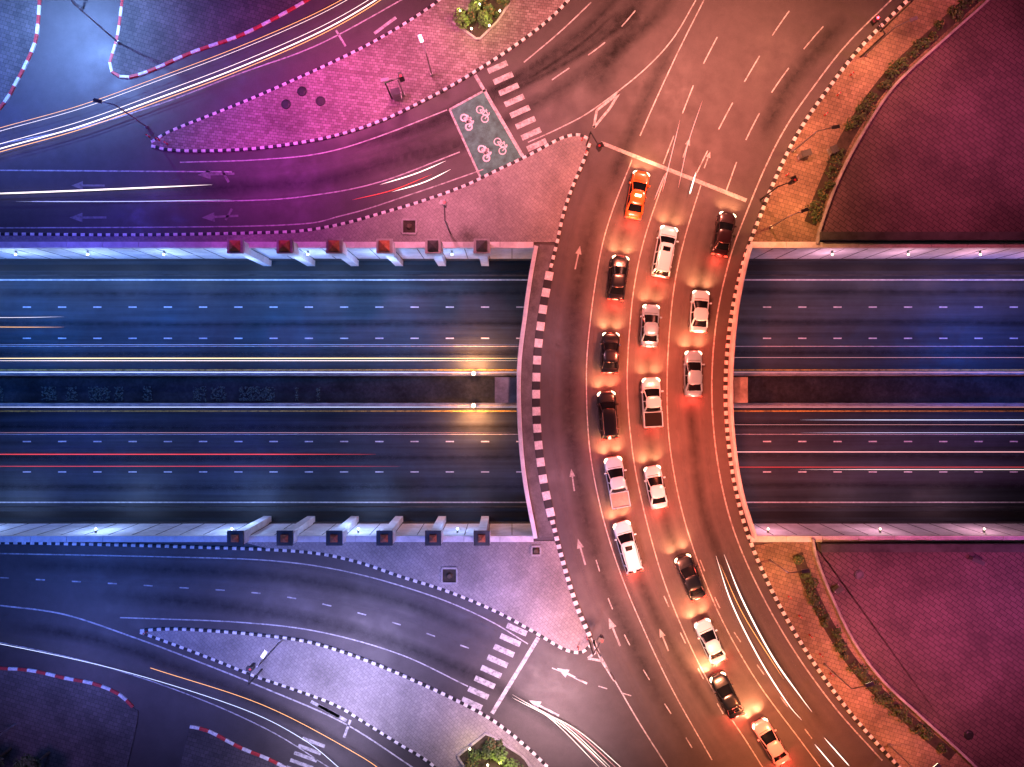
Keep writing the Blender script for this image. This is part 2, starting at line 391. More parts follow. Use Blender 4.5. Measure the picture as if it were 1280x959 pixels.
# cycle box
poly([(563,138),(607,113),(653,197),(602,222)],.008,1)
for a,b in (((562,137),(608,112)),((653,197),(601,223)),((562,137),(601,223)),((594,94),(656,200))): line([a,b],.2 if a!=(594,94) else .34)
for i in range(8): bar(622+7*i,84+13.9*i,26,7,-24)
for i in range(8): bar(646-8*i,787+13.2*i,27,7,24)
line([(673,797),(615,892)],.4)
for i in range(5): bar(392-5*i,928+9*i,30,4.5,20)
for i in range(3): bar(402+9*i,884+5*i,30,4,28)
line([(438,900),(430,922)],.25)
def arrow(cx,cy,ang,L=30,m=2):
    a=math.radians(ang);c,s=math.cos(a),math.sin(a)
    P=lambda l:[(cx+u*L*c-t*L*s,cy+u*L*s+t*L*c) for u,t in l]
    poly(P([(-.5,-.03),(.15,-.03),(.15,.03),(-.5,.03)]),.012,m); poly(P([(.15,-.13),(.5,0),(.15,.13)]),.012,m)
for a in ((270,218,178,46),(110,272,180,46),(275,271,177,46),(110,232,180,42)): arrow(*a)
for a in ((722,322,-78,30),(716,600,-98,28),(727,690,-106,34),(768,790,-112,38),(858,185,-70,26),(884,200,-70,22),(830,800,-112,30)): arrow(*a,3)
for a in ((715,845,207,42),(680,885,207,42)): arrow(*a,0)
bar(282,221,16,3,60,2);bar(286,268,16,3,120,2)
def ring(cx,cy,r,w=.1):
    n=20;v=[];x,y=W(cx,cy);R=r*S
    for i in range(n):
        t=i*math.tau/n; v+=[(x+R*math.cos(t),y+R*math.sin(t),.016),(x+(R-w)*math.cos(t),y+(R-w)*math.sin(t),.016)]
    mk_.add(v,[(2*i,(2*i+2)%(2*n),(2*i+3)%(2*n),2*i+1) for i in range(n)],4)
def cycle(cx,cy,ang,bike=True):
    k=1.25;a=math.radians(ang);c,s=math.cos(a)*k,math.sin(a)*k; T=lambda u,t:(cx+u*c-t*s,cy+u*s+t*c)
    ring(*T(-5.2,0),3.9*k,.1 if bike else .16); ring(*T(5.2,0),3.9*k,.1 if bike else .16)
    segs=[((-5.2,0),(-1.8,-4.6)),((-1.8,-4.6),(.3,0)),((-5.2,0),(.3,0)),((.3,0),(3.4,-5)),((-1.8,-4.6),(3.4,-5)),((5.2,0),(3.1,-6.2)),((3.1,-6.2),(1.6,-6.8)),((-2.8,-5.6),(-.6,-5.6))]
    if not bike: segs+=[((-6,-4),(0,-4.4)),((-3,-2.2),(2.6,-2.4)),((-2,-1),(2,-1))]
    for p,q in segs: line([T(*p),T(*q)],.09 if bike else .15,z=.0165,m=4)
cycle(603,143,62);cycle(625,183,62);cycle(583,153,62,False);cycle(605,192,62,False)
W13=.11
line([(0,213),(150,214),(290,215)],.12);line([(225,203),(320,200),(400,192),(470,172),(560,137)],W13)
line([(-50,285),(0,285),(340,282),(430,269),(520,241),(604,212)],W13);line([(40,252),(300,251),(400,243),(480,226),(575,190)],W13)
line([(-50,691),(0,692),(200,696),(340,701),(440,716),(540,745),(610,775),(660,805)],W13)
line([(150,772),(300,778),(400,790),(500,818),(585,858)],W13);line([(0,722),(200,733),(350,745),(480,775),(600,815)],.12,(1,2.6))
line([(-50,752),(0,757),(80,768),(165,796),(240,824),(330,860),(430,904),(520,962)],.14)
line([(-50,795),(0,803),(120,830),(240,870),(340,915),(420,965)],.1)
line([(0,180),(100,160),(200,130),(300,92),(400,55),(520,-10)],.12)
line([(690,835),(740,855),(790,870)],.1,(1,1.5))
for P in ([(745,700),(765,760),(800,830),(850,910),(880,960)],[(875,700),(905,770),(960,850),(1020,930)],[(830,745),(850,790),(880,850),(920,920)]):
    line(P,.1,(1.4,2.6))
line([(468,42),(495,22)],.3); line([(432,58),(420,38)],.2)
tag(mk_.obj('road_markings',[M_PW,M_GREEN,M_PF,M_PM,M_KW]),kind='structure',label='painted lane lines, arrows, crossings and cycle symbols')
hm=G()
for y in (384,423,552,590): line([(-500,y),(640,y),(1800,y)],.13,(1.05,2.85),0,.012,hm,ZF)
for y,m,w in ((350,0,.16),(462.5,1,.15),(514,1,.15),(628,0,.13),(433,0,.06),(543,0,.05)): line([(-900,y),(640,y),(2200,y)],w,None,m,.012,hm,ZF)  # thin white line near the dashes paints in a light trail
tag(hm.obj('road_markings',[M_KW,M_PY]),kind='structure',label='dashed and solid highway lane lines, one thin light trail painted in')
og=G()
for P,w,k in (([(765,200),(735,300),(716,400),(712,480),(716,560),(735,660),(770,760),(830,880),(880,960)],2.4,1),([(815,205),(778,300),(764,400),(760,480),(765,570),(785,680),(820,770),(870,860),(930,950)],1.6,1),
  ([(860,200),(830,310),(815,400),(810,480),(815,570),(835,660),(865,740),(900,820),(950,890)],1.6,1),([(900,240),(880,330),(869,400),(863,480),(868,560),(882,650),(920,740),(980,840),(1050,930)],1.6,1),
  ([(450,200),(540,160),(620,120),(700,75),(780,20),(830,-30)],2.4,0),([(480,215),(580,180),(660,135),(740,85),(820,20),(860,-40)],2.0,0),([(560,140),(640,100),(700,60),(750,20),(790,-30)],1.6,0),([(430,185),(520,160),(600,120)],1.5,0),([(640,115),(720,72),(790,22)],.7,0),([(660,100),(730,52),(770,15)],.5,0),
  ([(200,238),(330,232),(420,222),(520,190),(600,160)],2.,1),([(100,740),(300,760),(450,790),(560,830),(640,870),(760,950)],2.,0),([(0,705),(200,712),(350,722),(500,752),(640,810)],1.8,1),([(0,780),(120,800),(250,845),(380,905),(470,960)],1.8,0),
  ([(740,120),(770,60),(800,0)],3,0),([(950,180),(990,100),(1060,20)],2.5,0),([(760,240),(800,140),(850,40)],2.,0)):
    ribbon(og,resamp(smoothc(WL(P)),.8),w,.006,0)
    if k:
        for d in (-w*.75,w*.75): ribbon(og,offs(resamp(smoothc(WL(P)),.8),d),.8,.007,1)
tag(og.obj('road_staining',[M_OIL,M_WORN]),kind='structure',label='dark rubber and oil bands along the lanes')
ug=G()
for y in (366,404,442,533,571,608):
    p=[(x,W(0,y,ZF)[1]+.15*math.sin(x*.05)) for x in range(-130,131,2)]; ribbon(ug,p,1.1,ZF+.006,0)
tag(ug.obj('road_staining',[M_OIL]),kind='structure',label='dark oil bands along the highway lanes')

# ---------------------------------------------------------------- light trails at lamp height and added barrier glow lines
def trail(pts,r,mat,lvl=0,h=.6,taper=True):
    p=resamp(smoothc(WL(pts,lvl+h)),.7); n=normals(p); g=G(); K=6; v=[]
    for i,(q,k) in enumerate(zip(p,n)):
        t=i/(len(p)-1); rr=r*(min(1,t*4+.05,(1-t)*4+.05) if taper else 1)
        for j in range(K):
            a=j*math.tau/K; v.append((q[0]+k[0]*rr*math.cos(a),q[1]+k[1]*rr*math.cos(a),lvl+h+rr*math.sin(a)))
    g.add(v,[(K*i+j,K*i+(j+1)%K,K*i+K+(j+1)%K,K*i+K+j) for i in range(len(p)-1) for j in range(K)])
    tag(g.obj('trail_or_barrier_glow',mat),'thin glowing line, for traffic trails and added barrier glow','light trail','traffic light trails')
T1=[(-60,205),(0,186),(100,158),(200,122),(300,84),(400,40),(470,0),(500,-25)]
for d,r,m in ((0,.055,E_W),(4,.03,E_O),(-6,.02,E_W),(-26,.022,E_O),(-22,.015,E_W)): trail([(x,y+d) for x,y in T1],r,m,taper=False)
trail([(-60,243),(0,242),(130,237),(265,231)],.07,E_W); trail([(20,252),(150,252),(290,250)],.02,E_B)
for a in ([(475,231),(520,217),(560,200)],[(490,240),(530,228),(565,211)],): trail(a,.05,E_W)
trail([(440,250),(490,238),(540,218)],.035,E_R)
X0,X1=-100,668
for y,r,m in ((448,.05,E_Y),(451,.025,E_W),(465.5,.035,E_B),(509,.03,E_B)): trail([(X0,y),(300,y),(X1,y)],r,m,ZF)  # cool pair added beside the barriers as glow of their lit edges
for y in (465.5,509): trail([(880,y),(1100,y),(1400,y)],.02,E_P,ZF,taper=False)  # added pink lines, glow of the lit barrier edges
trail([(X0,431),(300,431),(X1,431)],.02,E_DB,ZF)
for y,r,m,x in ((568,.045,E_R,470),(583,.025,E_R,500),(541,.015,E_P,640)): trail([(X0,y),(200,y),(x,y)],r,m,ZF)
trail([(X0,408),(20,409),(80,409)],.025,E_O,ZF);trail([(X0,397),(20,397),(80,396)],.015,E_W,ZF)
for y,r,m,x in ((525,.03,E_B,1000),(531,.012,E_P,880),(541,.015,E_B,1000),(565,.05,E_P,880),(584,.02,E_R,880),(587,.02,E_W,1000),(447,.015,E_P,880)): trail([(x,y),(1200,y),(1400,y)],r,m,ZF,taper=x>900)
for P,r,m in (([(895,695),(915,755),(950,825),(985,880),(1002,900)],.06,E_W),([(905,693),(928,750),(965,820),(1000,870),(1015,890)],.07,E_W),([(900,705),(930,770),(980,850)],.025,E_O),
   ([(1018,930),(1045,962)],.05,E_W),([(1030,922),(1062,958)],.05,E_W),([(878,126),(860,180),(848,235)],.025,E_P),([(870,215),(862,243)],.07,E_W),([(850,150),(828,240)],.03,E_P),([(818,250),(832,215)],.03,E_P)): trail(P,r,m)
trail([(188,835),(330,882),(450,945),(490,975)],.025,E_O,taper=False); trail([(-60,797),(0,805),(150,838),(300,885),(380,925),(430,965)],.025,E_B,taper=False)
for i in range(5): trail([(640+i*9,868+i*5),(690+i*9,900+i*4),(750+i*9,960+i*2)],.025,[E_W,E_P][i%2])
trail([(640,872),(700,905),(765,965)],.04,E_W)

# ---------------------------------------------------------------- columns in front of the walls
def pillar(px,side):
    y=YT if side>0 else YB
    x=W(px,0,2)[0]; r=empty('wall_pillar',(x,y-side*.22,0)); tag(r,'square pale column with square cap against retaining wall','pillar','pillars along the highway cutting')
    g=G(); g.box(-.42,.42,-.45,.45,ZF,1.6); g.obj('shaft',M_FACE,r)
    g=G(); g.box(-.82,-.74,-.5,.5,-.3,1.5); g.box(.74,.82,-.5,.5,-.3,1.5); g.box(-.82,.82,-.6,-.5,-.3,1.5); g.obj('frame',M_WALL,r)
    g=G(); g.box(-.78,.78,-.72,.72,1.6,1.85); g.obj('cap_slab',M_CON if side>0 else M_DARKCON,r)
    a0=.52 if side>0 else .36
    g=G(); q=[(a0,1.85),(a0,1.98),(a0*.5,2.25)]
    vv=[(s*a,t*a,z) for a,z in q for s,t in((-1,-1),(1,-1),(1,1),(-1,1))]+[(0,0,2.4)]
    f=[(4*k+i,4*k+(i+1)%4,4*k+4+(i+1)%4,4*k+4+i) for k in range(2) for i in range(4)]+[(8+i,8+(i+1)%4,12) for i in range(4)]
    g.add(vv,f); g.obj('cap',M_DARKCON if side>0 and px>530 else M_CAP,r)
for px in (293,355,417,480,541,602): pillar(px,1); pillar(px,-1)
def walllamp(px,side,cool,p=160):
    y=YT if side>0 else YB
    x=W(px,0,-2)[0]; r=empty('wall_lamp',(x,y,-2)); tag(r,'small lit lamp fixed on the retaining wall','lamp','lamps along the highway wall')
    g=G(); g.box(-.1,.1,-side*.4,0,-.05,.05); g.obj('bracket',M_METAL,r)
    g=G(); g.cyl((0,-side*.4,.05),(0,-side*.4,.13),.11,.08,12); g.obj('lamp_glass',E_LAMPB if cool else E_LAMP,r)
    light('POINT',x,y-side*2.4,-3.0,(.32,.48,1) if cool else (1,.45,.6),p,.3)
for px in (-80,20,110,205,297,385,475,565): walllamp(px,1,True,750 if px<500 else 380)
for px in (-40,120,290,448,572): walllamp(px,-1,True,850 if px<500 else 420)
for px in (1040,1135,1225,1320): walllamp(px,1,False,420)
for px in (960,1100,1230): walllamp(px,-1,False,360)
E_FL=emis('flood_lamp_glass',(1,.62,.28),18)
for py in (467,507):
    x,y=W(592,py,ZF+2); r=empty('median_lamp',(x,y,ZF)); tag(r,'bright warm lamp standing on the median barrier','lamp','median lamps')
    g=G(); g.cyl((0,0,.9),(0,0,2.1),.06,.05); g.obj('post',M_METAL,r)
    g=G(); g.cyl((0,0,2.1),(0,0,2.35),.22,.14,16); g.obj('lamp_glass',E_FL,r)
    sg=1 if py<480 else -1
    for dx in (-1,0,1): light('SPOT',x,y+.35*sg,ZF+2.3,(1,.36,.12),2400,.1,(x+dx*3.,y+3*sg,ZF),120)
    light('POINT',x,y,ZF+2.9,(1,.4,.16),450,.1)

# ---------------------------------------------------------------- street lamps / signals
def lamp_post(px,py,h,ang,c,E,arm=1.6,p=0):
    x,y=W(px,py); r=empty('street_lamp',(x,y,.13),math.radians(ang)); tag(r,'slim steel street lamp on the pavement','street lamp','street lamps')
    g=G(); g.cyl((0,0,0),(0,0,.4),.16,.14); g.cyl((0,0,.4),(0,0,h),.09,.055); g.cyl((0,0,h),(arm,0,h+.35),.05,.04); g.obj('pole',M_METAL if px!=563 else M_BLK,r)
    g=G(); g.box(arm-.1,arm+.65,-.16,.16,h+.3,h+.42); g.obj('lamp_head',M_METAL,r)
    g=G(); g.box(arm,arm+.58,-.13,.13,h+.24,h+.298); g.obj('lamp_glass',E,r)
    if p:
        a=math.radians(ang); light('SPOT',x+arm*math.cos(a),y+arm*math.sin(a),h+.1,c,p,.25,(x+arm*math.cos(a)*2,y+arm*math.sin(a)*2,0),150)
AMB=(1,.37,.12);BLU=(.22,.42,1)
lamp_post(103,12,8.5,250,BLU,E_LAMPB,1.4,20000)
lamp_post(185,160,6,170,BLU,E_LAMPB,1.2,0);lamp_post(150,55,8,100,BLU,E_LAMPB,1.2,3000)
lamp_post(1080,70,6,20,AMB,E_LAMP,1.3,1700);lamp_post(990,190,6,10,AMB,E_LAMP,1.3,1300);lamp_post(962,285,5,20,AMB,E_LAMP,1.2,1900)
lamp_post(962,700,5,10,AMB,E_LAMP,1.2,1900);lamp_post(1030,830,6,20,AMB,E_LAMP,1.3,1000);lamp_post(1110,930,6,40,AMB,E_LAMP,1.3,1000)
lamp_post(352,800,7,60,BLU,E_LAMPB,1.2,0);lamp_post(505,120,4,190,AMB,E_LAMP,.9,0);lamp_post(540,95,5,110,AMB,E_LAMP,1,0)
lamp_post(20,905,8,200,BLU,E_LAMPB,1.3,0)
def signal(px,py,h,ang,lit=True):
    x,y=W(px,py); r=empty('traffic_signal',(x,y,.13),math.radians(ang)); tag(r,'traffic signal with three lamps on a steel post','traffic signal','traffic signals')
    g=G(); g.cyl((0,0,0),(0,0,h),.09,.07); g.cyl((0,0,h-.1),(1.6,0,h-.05),.06,.05); g.obj('post',M_BLK,r)
    g=G(); g.box(1.35,1.85,-.14,.14,h-.9,h+.2); g.box(1.4,1.8,.14,.4,h-.1,h-.07);g.box(1.4,1.8,.14,.4,h+.18,h+.2); g.obj('signal_head',M_BLK,r)
    g=G(); g.cyl((1.6,.14,h+.02),(1.6,.2,h+.02),.13,.13,12); g.cyl((1.6,0,h+.2),(1.6,0,h+.24),.12,.12,12); g.obj('signal_lamp',E_SIG if lit else M_KR,r)
signal(563,292,6,92,False);signal(1100,40,6,150);signal(328,836,4,80,False);signal(490,124,4,20,False);signal(733,182,4,-60,False);signal(736,800,4,60,False);signal(1075,72,5,120);signal(950,250,5,20,False)
def hatch(px,py,s=1.0):
    x,y=W(px,py); g=G(); 
    for a in (-1,1): g.box(x-s,x+s,y+a*s-.09,y+a*s+.09,.13,.3); g.box(x+a*s-.09,x+a*s+.09,y-s+.09,y+s-.09,.13,.3)
    r=g.obj('tree_pit',M_CON); tag(r,'square framed pit set in the paving','tree pit','tree pits')
    q=G(); q.box(x-s+.09,x+s-.09,y-s+.09,y+s-.09,.13,.17,0); q.obj('soil',M_SOIL,r); q=G(); q.cyl((x,y,.17),(x,y,.5),.32,.2,10); q.obj('stump',M_TRUNK,r)
hatch(512,284,.7);hatch(562,719,.75);hatch(670,688,.45)
for px,py in ((358,131),(378,115),(401,127),(1073,718),(1210,918)):
    x,y=W(px,py); g=G(); g.cyl((x,y,.14),(x,y,.2),.5,.45,20); g.cyl((x,y,.2),(x,y,.23),.36,.3,16); tag(g.obj('manhole_cover',M_BLK),'round dark manhole cover set in the paving','manhole cover','round covers')
def bollard(px,py):
    x,y=W(px,py); r=empty('bollard',(x,y,.13)); tag(r,'short post with reflective band beside the kerb','bollard','kerbside bollards')
    g=G(); g.cyl((0,0,0),(0,0,.75),.08,.07); g.cyl((0,0,.75),(0,0,.82),.07,.02); g.obj('post',M_KR,r); g=G(); g.cyl((0,0,.5),(0,0,.62),.09,.09); g.obj('band',M_KW,r)
for i in range(6): bollard(1062-i*16,95+i*25)
for i in range(5): bollard(985+i*13,745+i*24)
for p in ((200,176),(210,181),(188,172),(732,192),(727,176),(733,796),(722,808),(184,789)): bollard(*p)
def cabinet(px,py,a=0,w=.9,l=.5,h=1.1):
    x,y=W(px,py); r=empty('utility_cabinet',(x,y,.13),a); tag(r,'grey metal utility cabinet on the footway','utility cabinet','utility cabinets')
    g=G(); g.box(-w/2,w/2,-l/2,l/2,.1,h); g.box(-w/2-.05,w/2+.05,-l/2-.05,l/2+.05,0,.1); g.obj('casing',M_METAL,r)
    g=G(); g.box(-w/2-.06,w/2+.06,-l/2-.06,l/2+.06,h,h+.06); g.obj('lid',M_DARKCON,r)
cabinet(1002,196,.3);cabinet(1038,190,.4,.6,.6,.8);cabinet(1218,700,-.4,1.2,.3,.5);cabinet(1045,735,.6,.7,.4,.6);cabinet(497,122,.2,.8,.6,1.3)

# ---------------------------------------------------------------- planting
M_L=[plain('leaf_dark',(.03,.06,.018),.7,.4,4),plain('leaf_mid',(.06,.11,.03),.7,.4,4),plain('leaf_dry',(.14,.11,.04),.8,.4,4),plain('leaf_bright',(.1,.2,.04),.7,.4,4)]
def leaves(g,c,rad,hgt,n,s=.13,pal=(0,0,0,1,1,2)):
    for _ in range(n):
        t=random.random()*math.tau; rr=rad*math.sqrt(random.random())*random.uniform(.7,1.1); z=hgt*(1-(rr/rad/1.15)**2)*random.uniform(.3,1)+.15
        p=Vector((c[0]+rr*math.cos(t),c[1]+rr*math.sin(t),max(.16,z)))
        a=Vector((random.uniform(-1,1),random.uniform(-1,1),random.uniform(-.5,.5))).normalized()*s*random.uniform(.6,1.3); b=a.cross(Vector((random.uniform(-.5,.5),random.uniform(-.5,.5),1))).normalized()*s*.55
        g.add([p-a,p-b,p+a,p+b],[(0,1,2,3)],random.choice(pal))
def hedge(P,w,label):
    g=G(); p=resamp(smoothc(WL(P)),.42)
    for q in p:
        if random.random()<.7:
            c=(q[0]+random.uniform(-.4,.4),q[1]+random.uniform(-.4,.4)); leaves(g,c,random.uniform(.3,.7)*w,random.uniform(.4,1.2),46,.15)
    tag(g.obj('hedge',M_L),label,'hedge','low hedges'); 
    s=G(); ribbon(s,p,w*1.1,.137); tag(s.obj('planting_bed',M_SOIL),kind='structure',label='strip of bare soil under the hedge')
hedge([(1232,-15),(1165,45),(1108,100),(1062,165),(1035,222),(1012,280)],1.15,'ragged green hedge strip along the sandy footway')
hedge([(996,692),(1012,735),(1040,790),(1076,842),(1125,890),(1190,945)],1.0,'ragged green hedge strip along the sandy footway')
def bed(cx,cy,pts,n):
    kerb('kerb',pts+[pts[0]],'pale kerb around planted bed',.25,.3,.6,[M_CON,M_CON],False,.13)
    tag(slab('planting_bed',WL(pts),.13,.2,M_SOIL),kind='structure',label='planted bed with soil')
    for i in range(n):
        k=i%len(pts);q0=pts[k];q1=pts[(k+1)%len(pts)]
        t=random.random();e=(q0[0]+(q1[0]-q0[0])*t,q0[1]+(q1[1]-q0[1])*t);u=.25+.72*random.random()
        g=G();c=W(cx+(e[0]-cx)*u,cy+(e[1]-cy)*u);s=random.uniform(.22,.75)
        leaves(g,c,s,s*2.6,110,.12+.1*random.random(),random.choice(((0,0,1),(1,3,3),(0,1,2),(1,1,3)))); tag(g.obj('shrub',M_L),'small rounded leafy shrub in a planted bed','shrub','shrubs in planted beds')
bed(598,25,[(566,28),(590,8),(610,-6),(640,0),(622,28),(598,52)],19)
bed(612,940,[(572,944),(608,915),(655,945),(680,985),(600,990)],18)
for px,py in ((576,20),(590,42),(612,38),(625,20),(600,12),(588,930),(610,950),(626,944)):
    x,y=W(px,py); r=empty('garden_light',(x,y,.2)); tag(r,'small warm garden light among shrubs','garden light','garden lights')
    g=G(); g.cyl((0,0,0),(0,0,.8),.04,.04); g.obj('stem',M_METAL,r); g=G(); g.cyl((0,0,.8),(0,0,.95),.1,.07); g.obj('lamp_glass',E_LAMP,r)
    light('POINT',x,y,1.9,(1,.75,.25),110,.1)
def tree(px,py,h,rad):
    x,y=W(px,py); r=empty('tree',(x,y,.13)); tag(r,'small leafy street tree standing on the pavement','tree','street trees')
    g=G(); g.cyl((0,0,0),(0,0,h*.55),.16,.1)
    for i in range(7):
        a=i*.9; g.cyl((0,0,h*.5),(rad*.7*math.cos(a),rad*.7*math.sin(a),h*.8),.07,.03,6)
    g.obj('trunk',M_TRUNK,r); g=G()
    for _ in range(14):
        a=random.random()*math.tau;d=rad*random.uniform(.2,.8);c=Vector((d*math.cos(a),d*math.sin(a),h*random.uniform(.65,1)))
        for _ in range(130):
            o=Vector((random.gauss(0,1),random.gauss(0,1),random.gauss(0,.7)))*rad*.17; p=c+o
            u=Vector((random.uniform(-1,1),random.uniform(-1,1),random.uniform(-.5,.5))).normalized()*.17;b=u.cross(Vector((random.random()-.5,random.random()-.5,1))).normalized()*.09
            g.add([p-u,p-b,p+u,p+b],[(0,1,2,3)],random.choice((0,0,1)))
    g.obj('crown',M_L,r)
tree(14,935,5,1.9);tree(62,940,4,1.2)

# ---------------------------------------------------------------- cars
def carpaint(name,c,metal=.0):
    m,nt,b=newmat(name); b.inputs['Base Color'].default_value=(*c,1);b.inputs['Roughness'].default_value=.3;b.inputs['Metallic'].default_value=metal
    b.inputs['Coat Weight'].default_value=.6;b.inputs['Coat Roughness'].default_value=.1
    return m
P_WH=carpaint('white_car_paint',(.42,.66,.8));P_BK=carpaint('black_car_paint',(.003,.007,.014));P_SV=carpaint('silver_car_paint',(.18,.36,.5),.2);P_OR=carpaint('orange_car_paint',(.85,.13,.02));P_MR=carpaint('maroon_car_paint',(.02,.008,.012));P_PK=carpaint('red_lit_pale_car_paint',(.62,.34,.36))  # last paint holds the reddish light falling on a pale car
M_GLASS,_nt,_b=newmat('car_glass');_b.inputs['Base Color'].default_value=(.004,.006,.009,1);_b.inputs['Roughness'].default_value=.15;_b.inputs['Specular IOR Level'].default_value=.3
def car(px,py,Lpx,ang,kind,paintm,label,bright=1.):
    x,y=W(px,py,.8); L=Lpx*S*.97; h=L/2; w=.95 if kind!='sedan' else .9
    r=empty('car',(x,y,.012),-math.radians(ang)); tag(r,label,{'pickup':'pickup truck'}.get(kind,'car'),'cars queuing across the bridge')
    zb={'sedan':0,'suv':.12,'pickup':.15}[kind]
    st=[(-1,.80,.60),(-.99,.86,.78),(-.94,.93,.93),(-.6,.99,.96),(-.2,1,.94),(.2,1,.92),(.45,.99,.92),(.7,.98,.87),(.86,.95,.79),(.95,.86,.70),(.995,.70,.58)]
    if kind=='pickup': st=[(-1,.93,.4),(-.99,.97,.46),(-.6,1,.46),(-.38,1,.46),(-.36,1,.93)]+st[4:]
    v=[]
    for t,a,z in st:
        z+=zb; ww=w*a; half=[(.0,z+.035),(.5,z+.03),(.80,z),(.93,z-.07),(1,max(z-.28,.4)),(.99,.36),(.9,.24)]
        v+=[(a_,t*h,z_) for a_,z_ in [(ww*q,zz) for q,zz in half]+[(-ww*q,zz) for q,zz in half[:0:-1]]]
    n=13; f=[(i*n+k,i*n+(k+1)%n,(i+1)*n+(k+1)%n,(i+1)*n+k) for i in range(len(st)-1) for k in range(n)]
    f+=[tuple(range(n-1,-1,-1)),tuple(range((len(st)-1)*n,len(st)*n))]
    b=mk('body',v,[q[::-1] for q in f],paintm,None,r,True); md=b.modifiers.new('s','SUBSURF');md.levels=1;md.render_levels=2
    zt={'sedan':1.40,'suv':1.66,'pickup':1.66}[kind]; z0=.88+zb
    F0,F1,R1,R0={'sedan':(.50,.10,-.46,-.80),'suv':(.54,.24,-.82,-.96),'pickup':(.54,.22,-.2,-.35)}[kind]
    wb,wt=w*.93,w*.78
    def ring(u):
        ww=wb+(wt-wb)*u; yf=(F0+(F1-F0)*u)*h; yr=(R0+(R1-R0)*u)*h; ym=(yf+yr)/2; P=[]
        for sx in (1,-1):
            seq=[(.0,yf+.10*(1-u*.3)),(.55,yf+.07),(.88,yf-.03),(1,yf-.25-.1*u),(1.02,ym),(.98,yr+.22),(.88,yr+.04),(.5,yr-.03),(0,yr-.04)]
            if sx<0: seq=seq[::-1][1:-1]
            P+=[(sx*q*ww,yy) for q,yy in seq]
        return P
    Bq=ring(0);Rq=ring(1);n=len(Bq)
    Z=lambda q,z:[(x_,y_,z) for x_,y_ in q]
    mk('windows',Z(Bq,z0)+Z(Rq,zt-.07),[(i,(i+1)%n,n+(i+1)%n,n+i)[::-1] for i in range(n)],M_GLASS,None,r,True)
    cyb=sum(p[1] for p in Rq)/n
    sc_=lambda q,s:[(x_*s,cyb+(y_-cyb)*s) for x_,y_ in q]
    v=Z(sc_(Rq,1.015),zt-.085)+Z(sc_(Rq,1.0),zt-.03)+Z(sc_(Rq,.93),zt)+Z(sc_(Rq,.5),zt+.02)
    mk('roof',v,[(k*n+i,k*n+(i+1)%n,(k+1)*n+(i+1)%n,(k+1)*n+i)[::-1] for k in range(3) for i in range(n)]+[tuple(range(3*n,4*n))[::-1]],paintm,None,r,True)
    for sx in (-1,1):
        P=[((sx*wb*.90,F0*h-.02,z0),(sx*wt*.90,F1*h-.02,zt-.06),.055),((sx*wb*.93,R0*h+.1,z0),(sx*wt*.93,R1*h+.08,zt-.06),.1),((sx*wb*1.01,(F0+R0)*.3*h,z0),(sx*wt*1.01,(F0+R0)*.3*h,zt-.06),.05)]
        if kind=='suv': P.append(((sx*wb*1.01,R0*h*.62,z0),(sx*wt*1.01,R0*h*.62,zt-.06),.06))
        for p0,p1,t in P: g=G(); g.cyl(p0,p1,t,t*.85,6); g.obj('window_pillar',paintm,r)
    if kind=='suv':
        for s in (-1,1):
            g=G(); g.cyl((s*wt*.86,R1*h*.9,zt+.05),(s*wt*.86,F1*h*.6,zt+.05),.025,.025,6); g.obj('roof_rail',M_METAL,r)
    if kind=='suv' and paintm is P_WH:
        g=G(); yy=(F1-.16)*h; g.box(-wt*.5,wt*.5,yy-.35,yy+.1,zt-.01,zt+.03); g.obj('sunroof',M_GLASS,r)
    if kind=='pickup':
        g=G(); ya,yb=-.985*h,-.375*h
        for s in (-1,1): g.box(s*w*.9,s*w*.99,ya,yb,.45,1.09)
        g.box(-w*.9,w*.9,ya,ya+.09,.45,1.09);g.box(-w*.9,w*.9,yb-.07,yb,.45,1.09);g.obj('cargo_bed',paintm,r)
        dark=px>800
        g=G(); g.box(-w*.9,w*.9,ya+.09,yb-.07,.7,.92)
        if not dark:
            for i in range(7): g.box(-w*.78+i*w*.25,-w*.78+i*w*.25+.06,ya+.12,yb-.1,.92,.95)
        g.obj('bed_liner',M_BED if dark else M_METAL,r)
    for sx in (-1,1):
        for yy in (-.6*h,.62*h):
            g=G(); g.cyl((sx*(w-.2),yy,.33),(sx*(w+.012),yy,.33),.33,.33,16); t=g.obj('wheel',M_BLK,r); g=G(); g.cyl((sx*(w+.012),yy,.33),(sx*(w+.022),yy,.33),.2,.19,12); g.obj('rim',M_METAL,t)
        g=G(); zc=z0+.05; yy=(F0-.12)*h; g.box(sx*(w*.92),sx*(w+.17),yy-.07,yy+.09,zc-.02,zc+.14); mo=g.obj('mirror',paintm,r); k=mo.modifiers.new('b','BEVEL');k.width=.04;k.segments=2
        g=G(); zl=.70+zb
        g.add([(sx*w*q,yy*h,zl+zz) for q,yy,zz in ((.55,.985,-.09),(.80,.95,-.09),(.95,.88,-.03),(.90,.80,.09),(.78,.86,.07),(.56,.95,.03))],[(0,1,2,3,4,5)]); g.obj('headlight',E_HEAD,r)
        g=G(); zl=.80+zb; g.box(sx*w*.55,sx*w*.88,-1.012*h,-.97*h,zl-.13,zl+.05); g.obj('tail_light',E_TAIL,r)
    g=G(); g.box(-w*.42,w*.42,.97*h,1.01*h,.38+zb,.54+zb); g.obj('grille',M_BLK,r)
    g=G(); g.box(-w*.7,w*.7,F0*h+.13,F0*h+.17,z0+.03,z0+.06); g.obj('wiper',M_BLK,r)
    g=G(); g.box(-.26,.26,-1.015*h,-.99*h,.5+zb*.5,.62+zb*.5); g.obj('number_plate',M_METAL,r)
